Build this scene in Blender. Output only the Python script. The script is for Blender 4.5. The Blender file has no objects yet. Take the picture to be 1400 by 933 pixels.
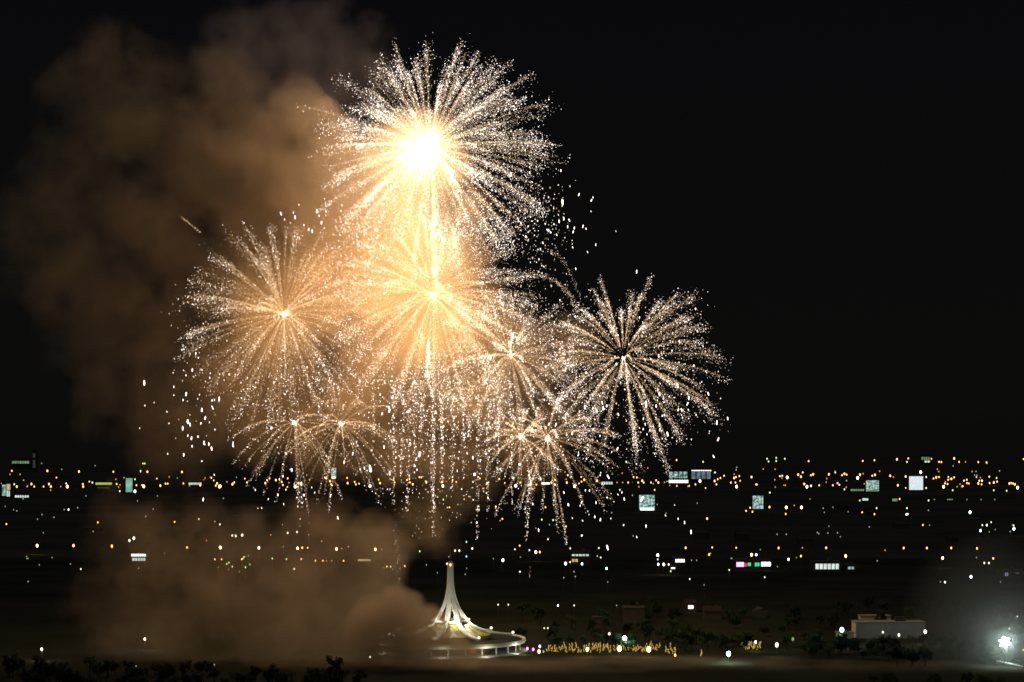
import bpy, math, random
import numpy as np
from mathutils import Vector

# ------------------------------------------------------------------ scene, camera, sky, exposure
sc = bpy.context.scene
col = sc.collection
R = random.Random(7)
N = np.random.default_rng(11)

F, HZ, CAMH = 2727.0, 612.0, 108.5          # focal length in photo pixels, horizon row, eye height (m)
cam = bpy.data.objects.new('camera', bpy.data.cameras.new('camera'))
col.objects.link(cam)
cam.data.sensor_width = 36.0
cam.data.lens = 36.0 * F / 1400.0
cam.data.shift_y = (HZ - 466.5) / 1400.0
cam.data.clip_start = 1.0
cam.data.clip_end = 200000.0
cam.location = (0, 0, CAMH)
cam.rotation_euler = (math.pi / 2, 0, 0)
sc.camera = cam

sc.view_settings.view_transform = 'Standard'
sc.view_settings.look = 'None'
sc.view_settings.exposure = 0.0
sc.view_settings.gamma = 1.0
sc.view_settings.use_curve_mapping = False
sc.render.engine = 'CYCLES'
sc.cycles.use_adaptive_sampling = False
sc.cycles.use_denoising = True
sc.cycles.volume_bounces = 1
sc.cycles.max_bounces = 6
sc.cycles.transparent_max_bounces = 48
sc.cycles.volume_step_rate = 2.0
sc.cycles.volume_max_steps = 256
sc.cycles.sample_clamp_indirect = 1.0
sc.cycles.filter_width = 1.6

world = bpy.data.worlds.new('World')
sc.world = world
world.use_nodes = True
wt = world.node_tree
wt.nodes.clear()
w_out = wt.nodes.new('ShaderNodeOutputWorld')
w_bg = wt.nodes.new('ShaderNodeBackground')
w_tc = wt.nodes.new('ShaderNodeTexCoord')
w_sep = wt.nodes.new('ShaderNodeSeparateXYZ')
w_ramp = wt.nodes.new('ShaderNodeValToRGB')
e = w_ramp.color_ramp.elements
e[0].position = 0.0
e[0].color = (0.0032, 0.0031, 0.0027, 1)
e[1].position = 0.25
e[1].color = (0.0026, 0.0027, 0.0034, 1)
m_ = w_ramp.color_ramp.elements.new(0.09)
m_.color = (0.0034, 0.0034, 0.0034, 1)
m3_ = w_ramp.color_ramp.elements.new(0.02)
m3_.color = (0.0037, 0.0037, 0.0033, 1)
m2_ = w_ramp.color_ramp.elements.new(0.6)
m2_.color = (0.065, 0.062, 0.056, 1)
wt.links.new(w_tc.outputs['Generated'], w_sep.inputs[0])
wt.links.new(w_sep.outputs['Z'], w_ramp.inputs[0])
wt.links.new(w_ramp.outputs['Color'], w_bg.inputs['Color'])
w_bg.inputs['Strength'].default_value = 1.0
wt.links.new(w_bg.outputs[0], w_out.inputs[0])


def P(px, py, Y):
    return Vector(((px - 700) * Y / F, Y, CAMH - (py - HZ) * Y / F))


def GY(py, h=0.0):
    """distance at which something h metres high is seen on row py"""
    return (CAMH - h) * F / (py - HZ)


# ------------------------------------------------------------------ helpers
def tag(o, label=None, cat=None, group=None, kind=None):
    if label: o['label'] = label
    if cat: o['category'] = cat
    if group: o['group'] = group
    if kind: o['kind'] = kind
    return o


def empty(name, loc, label, cat, group=None, rz=0):
    o = bpy.data.objects.new(name, None)
    o.empty_display_size = 1
    o.location = loc
    o.rotation_euler.z = rz
    col.objects.link(o)
    return tag(o, label, cat, group)


class MB:
    """collects vertices and faces for ONE mesh object"""
    def __init__(self):
        self.v, self.f, self.m = [], [], []

    def poly(self, verts, faces, mat=0):
        b = len(self.v)
        self.v += [tuple(p) for p in verts]
        self.f += [tuple(i + b for i in fc) for fc in faces]
        self.m += [mat] * len(faces)
        return self

    def box(self, x0, x1, y0, y1, z0, z1, mat=0):
        return self.poly([(x0, y0, z0), (x1, y0, z0), (x1, y1, z0), (x0, y1, z0), (x0, y0, z1), (x1, y0, z1), (x1, y1, z1), (x0, y1, z1)],
                         [(0, 3, 2, 1), (4, 5, 6, 7), (0, 1, 5, 4), (1, 2, 6, 5), (2, 3, 7, 6), (3, 0, 4, 7)], mat)

    def lathe(self, prof, n=24, mat=0, cx=0, cy=0, cap=True):
        vs, fs = [], []
        for r, z in prof:
            for k in range(n):
                a = 2 * math.pi * k / n
                vs.append((cx + r * math.cos(a), cy + r * math.sin(a), z))
        for i in range(len(prof) - 1):
            for k in range(n):
                fs.append((i * n + k, i * n + (k + 1) % n, (i + 1) * n + (k + 1) % n, (i + 1) * n + k))
        if cap:
            fs.append(tuple(range(n - 1, -1, -1)))
            fs.append(tuple((len(prof) - 1) * n + k for k in range(n)))
        return self.poly(vs, fs, mat)

    def drop(self, c, rx, rz, mat=0, tail=1.0, n=8):
        """a small upright lamp globe / ember drop"""
        prof = []
        for i in range(7):
            a = -math.pi / 2 + math.pi * i / 6
            z = math.sin(a)
            z = z * (tail if z > 0 else 1.0)
            prof.append((max(.02, math.cos(a)) * rx, c[2] + z * rz))
        return self.lathe(prof, n, mat, c[0], c[1])

    def build(self, name, mats, parent=None, loc=None, smooth=False):
        me = bpy.data.meshes.new(name)
        me.from_pydata(self.v, [], self.f)
        for m in (mats if isinstance(mats, (list, tuple)) else [mats]):
            me.materials.append(m)
        me.polygons.foreach_set('material_index', self.m)
        if smooth:
            me.polygons.foreach_set('use_smooth', [True] * len(self.f))
        me.update()
        o = bpy.data.objects.new(name, me)
        col.objects.link(o)
        if parent: o.parent = parent
        if loc: o.location = loc
        return o


def new_mat(name):
    m = bpy.data.materials.new(name)
    m.use_nodes = True
    m.node_tree.nodes.clear()
    return m, m.node_tree.nodes, m.node_tree.links


def surf(name, c1, c2=None, scale=0.5, rough=0.8, metal=0.0, bump=0.0, spec=0.3):
    m, n, l = new_mat(name)
    out = n.new('ShaderNodeOutputMaterial')
    b = n.new('ShaderNodeBsdfPrincipled')
    b.inputs['Roughness'].default_value = rough
    b.inputs['Metallic'].default_value = metal
    b.inputs['Specular IOR Level'].default_value = spec
    l.new(b.outputs[0], out.inputs[0])
    if c2 is None: c2 = tuple(x * 0.75 for x in c1)
    tc = n.new('ShaderNodeTexCoord')
    no = n.new('ShaderNodeTexNoise')
    no.inputs['Scale'].default_value = scale
    no.inputs['Detail'].default_value = 5
    mx = n.new('ShaderNodeValToRGB')
    mx.color_ramp.elements[0].position = .35
    mx.color_ramp.elements[1].position = .65
    mx.color_ramp.elements[0].color = (*c1, 1)
    mx.color_ramp.elements[1].color = (*c2, 1)
    l.new(tc.outputs['Object'], no.inputs['Vector'])
    l.new(no.outputs[0], mx.inputs[0])
    l.new(mx.outputs[0], b.inputs['Base Color'])
    if bump:
        bp = n.new('ShaderNodeBump')
        bp.inputs['Strength'].default_value = bump
        l.new(no.outputs[0], bp.inputs['Height'])
        l.new(bp.outputs[0], b.inputs['Normal'])
    return m


def glow(name, c, s, c2=None, scale=0.3, sample=False):
    """a lit lamp, window or screen: emission, with an uneven pattern when c2 is given"""
    m, n, l = new_mat(name)
    out = n.new('ShaderNodeOutputMaterial')
    em = n.new('ShaderNodeEmission')
    em.inputs['Strength'].default_value = s
    em.inputs['Color'].default_value = (*c, 1)
    if c2 is not None:
        tc = n.new('ShaderNodeTexCoord')
        no = n.new('ShaderNodeTexNoise')
        no.inputs['Scale'].default_value = scale
        no.inputs['Detail'].default_value = 3
        mx = n.new('ShaderNodeValToRGB')
        mx.color_ramp.elements[0].position = .4
        mx.color_ramp.elements[1].position = .6
        mx.color_ramp.elements[0].color = (*c, 1)
        mx.color_ramp.elements[1].color = (*c2, 1)
        l.new(tc.outputs['Object'], no.inputs['Vector'])
        l.new(no.outputs[0], mx.inputs[0])
        l.new(mx.outputs[0], em.inputs['Color'])
    l.new(em.outputs[0], out.inputs[0])
    if not sample: m.cycles.emission_sampling = 'NONE'
    return m


def point_light(name, loc, c, watts, radius=0.5, parent=None):
    d = bpy.data.lights.new(name, 'POINT')
    d.color = c
    d.energy = watts
    d.shadow_soft_size = radius
    o = bpy.data.objects.new(name, d)
    col.objects.link(o)
    o.location = loc
    if parent: o.parent = parent
    return o


# ------------------------------------------------------------------ materials
M = dict(
    concrete=surf('concrete', (.42, .41, .38), (.34, .33, .30), .6),
    white_paint=surf('white_paint', (.78, .78, .72), (.68, .69, .63), .25, .6),
    dark_wall=surf('dark_wall', (.09, .085, .08), (.06, .06, .055), .2),
    brown_wall=surf('brown_wall', (.30, .16, .08), (.22, .11, .05), .2),
    roof_tile=surf('roof_tile', (.06, .045, .04), (.04, .032, .03), .5),
    gold_roof=surf('gold_roof', (.26, .25, .04), (.19, .18, .03), .3, .5, 0.0),
    metal=surf('metal', (.12, .12, .12), (.08, .08, .08), .8, .5, .6),
    bark=surf('bark', (.06, .045, .03), (.035, .028, .02), 2.0, .9),
    leaf=surf('leaf', (.035, .075, .025), (.02, .045, .018), .25, .8),
    leaf_lamplit=surf('leaf_lamplit', (.07, .12, .035), (.04, .08, .025), .25, .8),  # lighter copy of leaf, standing in for lamplight on the foliage
)
G = dict(
    sodium=glow('sodium_glow', (1, .47, .12), 3.2),
    sodium_dim=glow('sodium_dim_glow', (1, .42, .10), 1.1),
    sodium_hot=glow('sodium_hot_glow', (1, .58, .24), 8),
    white=glow('white_glow', (.95, .88, .66), 1.9),
    white_dim=glow('white_dim_glow', (.75, .85, .72), .55),
    white_hot=glow('white_hot_glow', (1, .84, .58), 5.5),
    green=glow('green_glow', (.72, 1, .38), 1.6),
    green_dim=glow('green_dim_glow', (.6, 1, .45), .4),
    blue=glow('blue_glow', (.42, .55, 1), 3),
    cyan=glow('cyan_glow', (.70, .95, 1), 8),
    teal_hot=glow('teal_hot_glow', (.62, 1, .92), 22),
    violet=glow('violet_glow', (.78, .72, 1), 10),
    magenta=glow('magenta_glow', (1, .22, .85), 4),
    red=glow('red_glow', (1, .08, .12), .8),
    gold=glow('gold_glow', (1, .62, .12), .55),
    win_white=glow('window_white', (.80, .92, .84), 1.0, (.45, .6, .55), .08),
    win_bright=glow('window_bright', (.98, .98, .90), 2.2),
    win_green=glow('window_green', (.50, .80, .45), .40, (.25, .42, .22), .05),
    win_warm=glow('window_warm', (1, .66, .32), .6, (.75, .8, .6), .06),
    win_yellow=glow('window_yellow', (.75, .80, .16), .6),
    win_dim=glow('window_dim', (.35, .42, .36), .10),
    win_teal=glow('window_teal', (.55, .86, .80), .7, (.08, .2, .18), .10),
    win_blue=glow('window_blue', (.42, .56, .72), .35, (.2, .28, .36), .05),
    win_greenlit=glow('neon_green', (.06, .85, .35), 1.0),
    board_white=glow('board_white', (.80, .92, .95), .95, (.68, .80, .86), .15),
    board_green=glow('board_green', (.42, .86, .62), .62, (.20, .46, .34), .06),
    board_teal=glow('board_teal', (.62, .90, .84), .80, (.06, .16, .14), .22),
    win_red=glow('door_red', (.85, .20, .04), .28),
)

# ------------------------------------------------------------------ the setting: ground, roads
ground_m = surf('ground_earth', (.075, .073, .065), (.045, .048, .04), .004, .95, spec=0)
MB().poly([(-90000, -2000, 0), (90000, -2000, 0), (90000, 160000, 0), (-90000, 160000, 0)], [(0, 1, 2, 3)]).build('ground', ground_m)['kind'] = 'structure'
MB().box(-4000, 4000, 500, 1940, -.5, .02).build('lawn', surf('lawn_grass', (.045, .048, .036), (.026, .030, .021), .012, .95, spec=0))['kind'] = 'structure'
asphalt = surf('asphalt', (.05, .05, .05), (.04, .04, .04), .3, .9, spec=0)
paint = surf('road_paint', (.7, .7, .66), None, .3)
for Yr, w in ((1960, 18), (2150, 14), (5350, 30), (6900, 30)):
    rd = MB().box(-6000, 6000, Yr - w / 2, Yr + w / 2, -.3, .05)
    rd.build('road', asphalt)['kind'] = 'structure'
    mk = MB()
    for x in range(-1200, 1200, 12):
        mk.box(x, x + 4, Yr - .15, Yr + .15, .051, .058)
    mk.build('road_marking', paint)['kind'] = 'structure'

SMK = (.93, .73, .51)     # albedo of the brown smoke
# ------------------------------------------------------------------ smoke: density fields turned into volume grids
def smoke(name, blobs, vox, nscale, amp, soft, dens, colr, label, warp=0.0, aniso=0.1, floor=None):
    m, n, l = new_mat(name + '_volume')
    out = n.new('ShaderNodeOutputMaterial')
    pv = n.new('ShaderNodeVolumePrincipled')
    pv.inputs['Color'].default_value = (*colr, 1)
    pv.inputs['Density'].default_value = dens
    pv.inputs['Density Attribute'].default_value = 'density'
    pv.inputs['Anisotropy'].default_value = aniso
    l.new(pv.outputs[0], out.inputs['Volume'])
    ng = bpy.data.node_groups.new(name + '_field', 'GeometryNodeTree')
    ng.interface.new_socket('Geometry', in_out='INPUT', socket_type='NodeSocketGeometry')
    ng.interface.new_socket('Geometry', in_out='OUTPUT', socket_type='NodeSocketGeometry')
    nn, ll = ng.nodes, ng.links
    go = nn.new('NodeGroupOutput')

    def math_(op, a, b=None, c=None):
        x = nn.new('ShaderNodeMath')
        x.operation = op
        for i, v in enumerate((a, b, c)):
            if v is None: continue
            if isinstance(v, (int, float)): x.inputs[i].default_value = v
            else: ll.new(v, x.inputs[i])
        return x.outputs[0]

    def noise(scale, detail, vec, rough=.55):
        x = nn.new('ShaderNodeTexNoise')
        x.inputs['Scale'].default_value = scale
        x.inputs['Detail'].default_value = detail
        x.inputs['Roughness'].default_value = rough
        ll.new(vec, x.inputs['Vector'])
        return x

    pos = nn.new('GeometryNodeInputPosition').outputs[0]
    if warp:
        wn = noise(nscale * .8, 3, pos)
        sb = nn.new('ShaderNodeVectorMath'); sb.operation = 'SUBTRACT'
        ll.new(wn.outputs['Color'], sb.inputs[0]); sb.inputs[1].default_value = (.5, .5, .5)
        scv = nn.new('ShaderNodeVectorMath'); scv.operation = 'SCALE'
        ll.new(sb.outputs[0], scv.inputs[0]); scv.inputs['Scale'].default_value = warp
        ad = nn.new('ShaderNodeVectorMath'); ad.operation = 'ADD'
        ll.new(pos, ad.inputs[0]); ll.new(scv.outputs[0], ad.inputs[1])
        p = ad.outputs[0]
    else:
        p = pos
    f = None
    lo, hi = Vector((1e9,) * 3), Vector((-1e9,) * 3)
    for (px, py, Y, rp, wgt, *sq) in blobs:
        c = P(px, py, Y)
        r = rp * Y / F
        sx, sy, sz = sq[0] if sq else (1, 1, 1)
        for i, s_ in enumerate((sx, sy, sz)):
            lo[i] = min(lo[i], c[i] - r * s_ * 1.45); hi[i] = max(hi[i], c[i] + r * s_ * 1.45)
        sb = nn.new('ShaderNodeVectorMath'); sb.operation = 'SUBTRACT'
        ll.new(p, sb.inputs[0]); sb.inputs[1].default_value = c
        mu = nn.new('ShaderNodeVectorMath'); mu.operation = 'MULTIPLY'
        ll.new(sb.outputs[0], mu.inputs[0]); mu.inputs[1].default_value = (1 / (r * sx), 1 / (r * sy), 1 / (r * sz))
        le = nn.new('ShaderNodeVectorMath'); le.operation = 'DOT_PRODUCT'
        ll.new(mu.outputs[0], le.inputs[0]); ll.new(mu.outputs[0], le.inputs[1])
        v = math_('MULTIPLY', math_('SUBTRACT', 1.0, le.outputs['Value']), wgt)
        f = v if f is None else math_('SMOOTH_MAX', f, v, .08)
    lo -= Vector((warp * .4,) * 3); hi += Vector((warp * .4,) * 3)
    if floor is not None: lo.z = max(lo.z, floor)
    nz = math_('SUBTRACT', noise(nscale, 6, p, .58).outputs[0], .5)
    fade = nn.new('ShaderNodeClamp')
    ll.new(math_('MULTIPLY_ADD', f, 2.5, .6), fade.inputs[0])
    f = math_('ADD', f, math_('MULTIPLY', math_('MULTIPLY', nz, amp), fade.outputs[0]))
    d = math_('DIVIDE', f, soft)
    cl = nn.new('ShaderNodeClamp')
    ll.new(d, cl.inputs[0])
    vc = nn.new('GeometryNodeVolumeCube')
    vc.inputs['Min'].default_value = lo
    vc.inputs['Max'].default_value = hi
    for i, ax in enumerate('XYZ'):
        vc.inputs['Resolution ' + ax].default_value = max(8, int((hi[i] - lo[i]) / vox))
    ll.new(cl.outputs[0], vc.inputs['Density'])
    sm = nn.new('GeometryNodeSetMaterial')
    sm.inputs['Material'].default_value = m
    ll.new(vc.outputs[0], sm.inputs['Geometry'])
    ll.new(sm.outputs[0], go.inputs[0])
    vd = bpy.data.volumes.new(name)
    vd.materials.append(m)
    o = bpy.data.objects.new(name, vd)
    col.objects.link(o)
    md = o.modifiers.new('field', 'NODES')
    md.node_group = ng
    tag(o, label, 'smoke', None, 'stuff')
    return o


YF = 1150.0        # where the bursts hang
PXM = YF / F       # metres per photo pixel there
smoke('smoke', [
    (402, 160, 1165, 60, 1), (350, 200, 1180, 72, .8), (432, 235, 1172, 80, 1), (470, 300, 1172, 92, 1),
    (385, 300, 1220, 104, .75), (290, 225, 1240, 105, .5), (215, 180, 1260, 105, .36), (150, 130, 1270, 95, .26),
    (120, 270, 1280, 110, .28), (235, 330, 1250, 105, .42), (140, 410, 1270, 110, .30), (240, 450, 1240, 95, .30),
    (185, 530, 1260, 95, .26), (330, 400, 1225, 110, .45), (70, 330, 1290, 95, .22), (300, 120, 1250, 70, .4)],
    1.8, .034, 2.5, .6, .025, SMK, 'wide brown plume of firework smoke drifting to the left of the bursts', warp=34)
smoke('smoke', [
    (560, 235, 1165, 90, .8), (540, 300, 1170, 95, 1), (560, 370, 1165, 110, 1), (500, 380, 1175, 105, 1),
    (590, 440, 1165, 100, .9), (520, 470, 1175, 95, .8), (440, 400, 1180, 95, .9), (395, 440, 1180, 100, .7), (640, 440, 1170, 75, .6),
    (600, 540, 1175, 95, .42), (700, 510, 1185, 85, .30), (470, 560, 1180, 110, .40), (590, 620, 1180, 100, .30),
    (330, 540, 1190, 110, .44), (255, 590, 1195, 80, .28), (720, 590, 1185, 80, .30), (790, 470, 1190, 45, .34), (610, 300, 1170, 60, .5)],
    1.8, .032, 1.7, .8, .019, SMK, 'glowing cream smoke between the two central bursts', warp=26)
smoke('smoke', [
    (410, 60, 1300, 70, .5), (480, 100, 1300, 70, .5), (340, 80, 1310, 80, .45), (450, 30, 1310, 45, .4), (505, 55, 1300, 40, .4), (440, 130, 1290, 60, .55)],
    2.2, .055, 2.0, .8, .022, (.86, .76, .80), 'thin violet-grey smoke puffs above the brown plume')
smoke('smoke', [
    (565, 862, 1004, 52, 1), (500, 812, 1020, 72, .8), (510, 748, 1045, 56, .8), (430, 815, 1015, 95, .65), (345, 800, 1025, 110, .46),
    (300, 850, 1010, 110, .40), (220, 830, 1020, 120, .23), (440, 735, 1060, 70, .38), (590, 715, 1100, 55, .26), (180, 720, 1100, 65, .24),
    (480, 865, 1000, 90, .75), (380, 870, 1000, 105, .45), (612, 884, 1000, 34, .8), (265, 745, 1060, 75, .28)],
    1.4, .040, 2.2, 1.2, .026, SMK, 'rolling brown ground smoke drifting left of the pavilion', warp=30, floor=.3)
smoke('smoke', [
    (545, 850, 985, 50, 1.2), (578, 856, 985, 38, 1.1), (600, 872, 985, 30, .9), (618, 882, 985, 26, .7), (520, 870, 990, 60, .8), (560, 880, 980, 50, .9), (590, 888, 975, 50, .6), (640, 892, 975, 34, .4)],
    1.0, .06, 1.5, .6, .085, SMK, 'dense brown smoke rolling over the left wing of the pavilion', warp=10, floor=.3)
smoke('mist', [
    (640, 912, 985, 330, .5, (1, .34, .024)), (900, 908, 1000, 300, .4, (1, .34, .024)), (1180, 914, 985, 300, .3, (1, .3, .024)), (1380, 914, 985, 260, .25, (1, .3, .024)),
    (520, 900, 1000, 160, .6, (1, .2, .05))],
    1.4, .035, 1.0, .8, .034, SMK, 'low veil of mist lying on the ground in front of the pavilion', floor=.2)
smoke('mist', [(1373, 877, 986, 40, .9), (1373, 872, 990, 90, .5), (1362, 862, 1000, 140, .25)],
      1.8, .03, .25, 1.0, .014, (.80, .88, .85), 'added pale mist volume giving the white floodlight its halo', floor=.2)  # mist added only to carry the glow around the lamp

# ------------------------------------------------------------------ fireworks
def spark_material():
    m, n, l = new_mat('spark_fire')
    out = n.new('ShaderNodeOutputMaterial')
    em = n.new('ShaderNodeEmission')
    at = n.new('ShaderNodeAttribute')
    at.attribute_name = 'spark_heat'
    rc = n.new('ShaderNodeValToRGB')
    rs = n.new('ShaderNodeValToRGB')
    stops = [(0, (1, .40, .13), .02), (.3, (1, .56, .24), .06), (.5, (1, .68, .36), .14), (.72, (1, .79, .63), .38), (1, (1, .90, .85), 1.0)]
    for ramp, k in ((rc, 1), (rs, 2)):
        el = ramp.color_ramp.elements
        for s in stops[1:-1]: el.new(s[0])
        for q, s in zip(el, stops):
            q.color = (*s[1], 1) if k == 1 else (s[2], s[2], s[2], 1)
    mu = n.new('ShaderNodeMath'); mu.operation = 'MULTIPLY'; mu.inputs[1].default_value = 1.9
    l.new(at.outputs['Fac'], rc.inputs[0]); l.new(at.outputs['Fac'], rs.inputs[0])
    l.new(rs.outputs[0], mu.inputs[0])
    l.new(rc.outputs[0], em.inputs['Color']); l.new(mu.outputs[0], em.inputs['Strength'])
    tr = n.new('ShaderNodeBsdfTransparent')          # fire gives light and hides nothing behind it
    ad = n.new('ShaderNodeAddShader')
    l.new(em.outputs[0], ad.inputs[0]); l.new(tr.outputs[0], ad.inputs[1])
    l.new(ad.outputs[0], out.inputs[0])
    m.cycles.emission_sampling = 'NONE'
    return m


SPARK = spark_material()
OV = np.array([(1, 0, 0), (-1, 0, 0), (0, 1, 0), (0, -1, 0), (0, 0, 1), (0, 0, -1)], float)
OF = np.array([(0, 2, 4), (2, 1, 4), (1, 3, 4), (3, 0, 4), (2, 0, 5), (1, 2, 5), (3, 1, 5), (0, 3, 5)], int)


def sparks(name, pos, rad, heat, parent=None, stretch=1.3):
    """every spark a small faceted grain; one mesh for one trail"""
    n = len(pos)
    sz = 0.64 * rad[:, None] * np.stack([np.ones(n), np.ones(n), np.full(n, stretch) if np.isscalar(stretch) else stretch], 1)
    v = (pos[:, None, :] + OV[None] * sz[:, None, :]).reshape(-1, 3)
    f = (OF[None] + (np.arange(n) * 6)[:, None, None]).reshape(-1)
    me = bpy.data.meshes.new(name)
    me.vertices.add(len(v)); me.vertices.foreach_set('co', v.astype(np.float32).ravel())
    me.loops.add(len(f)); me.loops.foreach_set('vertex_index', f.astype(np.int32))
    nf = n * 8
    me.polygons.add(nf)
    me.polygons.foreach_set('loop_start', np.arange(nf, dtype=np.int32) * 3)
    a = me.attributes.new('spark_heat', 'FLOAT', 'FACE')
    a.data.foreach_set('value', np.repeat(heat, 8).astype(np.float32))
    me.materials.append(SPARK)
    me.update(calc_edges=True)
    o = bpy.data.objects.new(name, me)
    col.objects.link(o)
    if parent: o.parent = parent
    return o


def trail_points(d, L, droop, n_stem, n_glit, spread, s0=.04, heat=0.0, fine=1.0):
    """stem sparks packed along the path of one star, loose glitter shed round it; local to the burst"""
    d = np.array(d)
    def path(s):
        return d[None] * (L * s)[:, None] - np.array([0, 0, 1.])[None] * (droop * s ** 2.4)[:, None]
    s1 = s0 + (.96 - s0) * N.random(n_stem) ** .8
    p1 = path(s1) + N.normal(0, 1, (n_stem, 3)) * (.12 + .005 * L * s1)[:, None]
    r1 = N.uniform(.11, .22, n_stem) * fine
    h1 = np.clip(N.normal(.40, .10, n_stem) + heat, .05, 1)
    s2 = s0 + (1.05 - s0) * N.beta(2.3, 1.15, n_glit)
    p2 = path(s2) + N.normal(0, 1, (n_glit, 3)) * (.25 + spread * L * s2 ** 1.6)[:, None]
    p2[:, 2] -= N.exponential(.022 * L, n_glit) * s2 ** 2
    r2 = (.12 + N.exponential(.085, n_glit)) * fine
    h2 = np.clip(N.normal(.42, .16, n_glit) + .28 * s2 ** 2 + heat, .15, 1)
    return np.vstack([p1, p2]), np.clip(np.concatenate([r1, r2]), .10, .46), np.concatenate([h1, h2])


def directions(n, bias=None):
    out = []
    ph = R.random() * 6.28
    for i in range(n):
        z = 1 - 2 * (i + .5) / n
        a = i * 2.39996 + ph
        r = math.sqrt(1 - z * z)
        v = np.array([r * math.cos(a), r * math.sin(a), z]) + N.normal(0, .13, 3)
        out.append(v / np.linalg.norm(v))
    return out


def burst(px, py, Rp, n_tr, stem, glit, label, watts, lcol, Y=YF, droop=.10, spread=.018, core=1.0, heat=0.0, skew=(0, 0, 0), lmin=.78, upcut=None, s0=.04, fine=1.0, extra=(), hearts=()):
    c = P(px, py, Y)
    L0 = Rp * Y / F
    root = empty('firework_burst', c, label, 'firework')
    own, rest_p = 0, []
    ds = directions(n_tr)
    R.shuffle(ds)
    for d in ds:
        if upcut is not None and d[2] > upcut and R.random() < .75: continue
        k = R.uniform(lmin, 1.03) * (1 + float(np.dot(d, skew)))
        u = R.random()
        a, b = int(1.9 * stem * k * (.4 + 1.2 * u)), int(1.3 * glit * k * (.3 + 1.4 * R.random()))
        sp = spread * R.choice((.4, .7, 1.0, 1.6))
        q = trail_points(d, L0 * k, droop * L0 * R.uniform(.7, 1.3), max(a, 6), max(b, 6), sp, s0, heat + R.uniform(-.05, .05), fine)
        if own < 92:
            own += 1
            sparks('spark_trail', *q, parent=root)
        else:
            rest_p.append(q)
    if rest_p:                      # the trails past the hundred that show largest
        o = sparks('spark_spray', *[np.concatenate([q[i] for q in rest_p]) for i in range(3)], parent=root)
        o['kind'] = 'stuff'
    for (dx, dz, k, a, b, dr) in extra:
        d = np.array([dx, -.15, dz]); d /= np.linalg.norm(d)
        sparks('spark_trail', *trail_points(d, L0 * k, dr * L0, a, b, .010, .15, heat, fine), parent=root)
    if core:
        n = int(200 * core)
        q = N.normal(0, 1, (n, 3)); q *= (N.exponential(1.2, n) * core)[:, None] / np.linalg.norm(q, axis=1)[:, None]
        sparks('burst_core', q, N.uniform(.15, .4, n), np.clip(N.normal(.78, .1, n), 0, 1), parent=root)
    if watts:
        for x, y, k in hearts:      # the flash itself, an uneven knot of burning charge
            point_light('burst_light', P(x, y, Y - 3) - c, lcol, watts * k, 3, parent=root)
        rest = 1 - sum(k for _, _, k in hearts)
        for d in directions(9):     # the light of the sparks all through the burst
            point_light('burst_light', Vector(d) * L0 * .55, lcol, watts * rest / 9, 13, parent=root)
    return root


LP = 0.72
WARM = (1, .62, .28)
GOLD = (1, .60, .28)
burst(588, 204, 168, 210, 190, 185, 'largest and highest golden burst with a blinding white heart', LP * 650e3, (1, .72, .48), droop=.09, core=5.0, heat=.08, skew=(.05, 0, -.02), spread=.020,
      extra=((-.95, .36, 1.10, 420, 80, .06), (-.30, .95, .96, 420, 80, .05), (.9, .2, 1.04, 160, 160, .2)),
      hearts=((577, 207, .15), (592, 188, .13), (608, 166, .08), (566, 226, .06)))
burst(592, 404, 152, 190, 170, 150, 'dense golden burst at the centre, hanging below the brightest one', LP * 400e3, WARM, droop=.13, core=1.2, heat=.0, spread=.022, hearts=((592, 404, .02),))
burst(388, 430, 146, 160, 150, 110, 'wide amber burst on the left in front of brown smoke', LP * 170e3, GOLD, droop=.10, core=1.0, heat=-.05, skew=(-.06, 0, 0), hearts=((388, 430, .03),))
burst(698, 486, 112, 100, 100, 115, 'smaller glittering burst right of the central golden one', LP * 60e3, WARM, droop=.12, core=.8, Y=1140, spread=.026)
burst(852, 490, 134, 86, 190, 140, 'rightmost burst, loose white-gold trails against black sky', LP * 44e3, WARM, droop=.14, core=.5, skew=(.14, 0, .02), s0=.16, spread=.024)
burst(402, 578, 98, 44, 150, 60, 'low left burst drooping thin amber legs toward the city lights', LP * 30e3, GOLD, droop=.30, core=.7, heat=-.04, upcut=.3, spread=.010, hearts=((402, 578, .1),))
burst(466, 580, 92, 38, 150, 60, 'low burst with drooping legs just right of its left twin', LP * 30e3, GOLD, droop=.30, core=.7, heat=-.04, spread=.010, hearts=((466, 580, .1),))
burst(712, 597, 62, 32, 130, 60, 'smallest low burst, a pale core with short curling trails', LP * 22e3, WARM, droop=.26, core=.9, spread=.014, hearts=((712, 597, .15),))
burst(748, 600, 104, 46, 170, 90, 'low right burst sending long amber trails to the right', LP * 26e3, GOLD, droop=.26, core=.8, heat=-.03, skew=(.12, 0, -.05), spread=.012, hearts=((748, 600, .1),))

# bright flame-like comet under the central burst, stray comets
def comet(pts, n, wid, heat, label, rad=.3, Y=YF):
    ps = [np.array(P(x, y, Y)) for x, y in pts]
    t = N.random(n) * (len(ps) - 1)
    i = np.minimum(t.astype(int), len(ps) - 2)
    fr = (t - i)[:, None]
    A = np.array(ps)
    q = A[i] * (1 - fr) + A[i + 1] * fr
    wv = wid if np.isscalar(wid) else np.interp(t, np.arange(len(wid)), wid)
    q = q + N.normal(0, 1, (n, 3)) * (np.ones(n) * wv)[:, None]
    c = A[0]
    o = sparks('comet', q - c[None], rad * N.uniform(.6, 1.3, n), np.clip(N.normal(heat, .12, n), .05, 1))
    o.location = c
    tag(o, label, 'firework comet')
    return o


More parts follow.
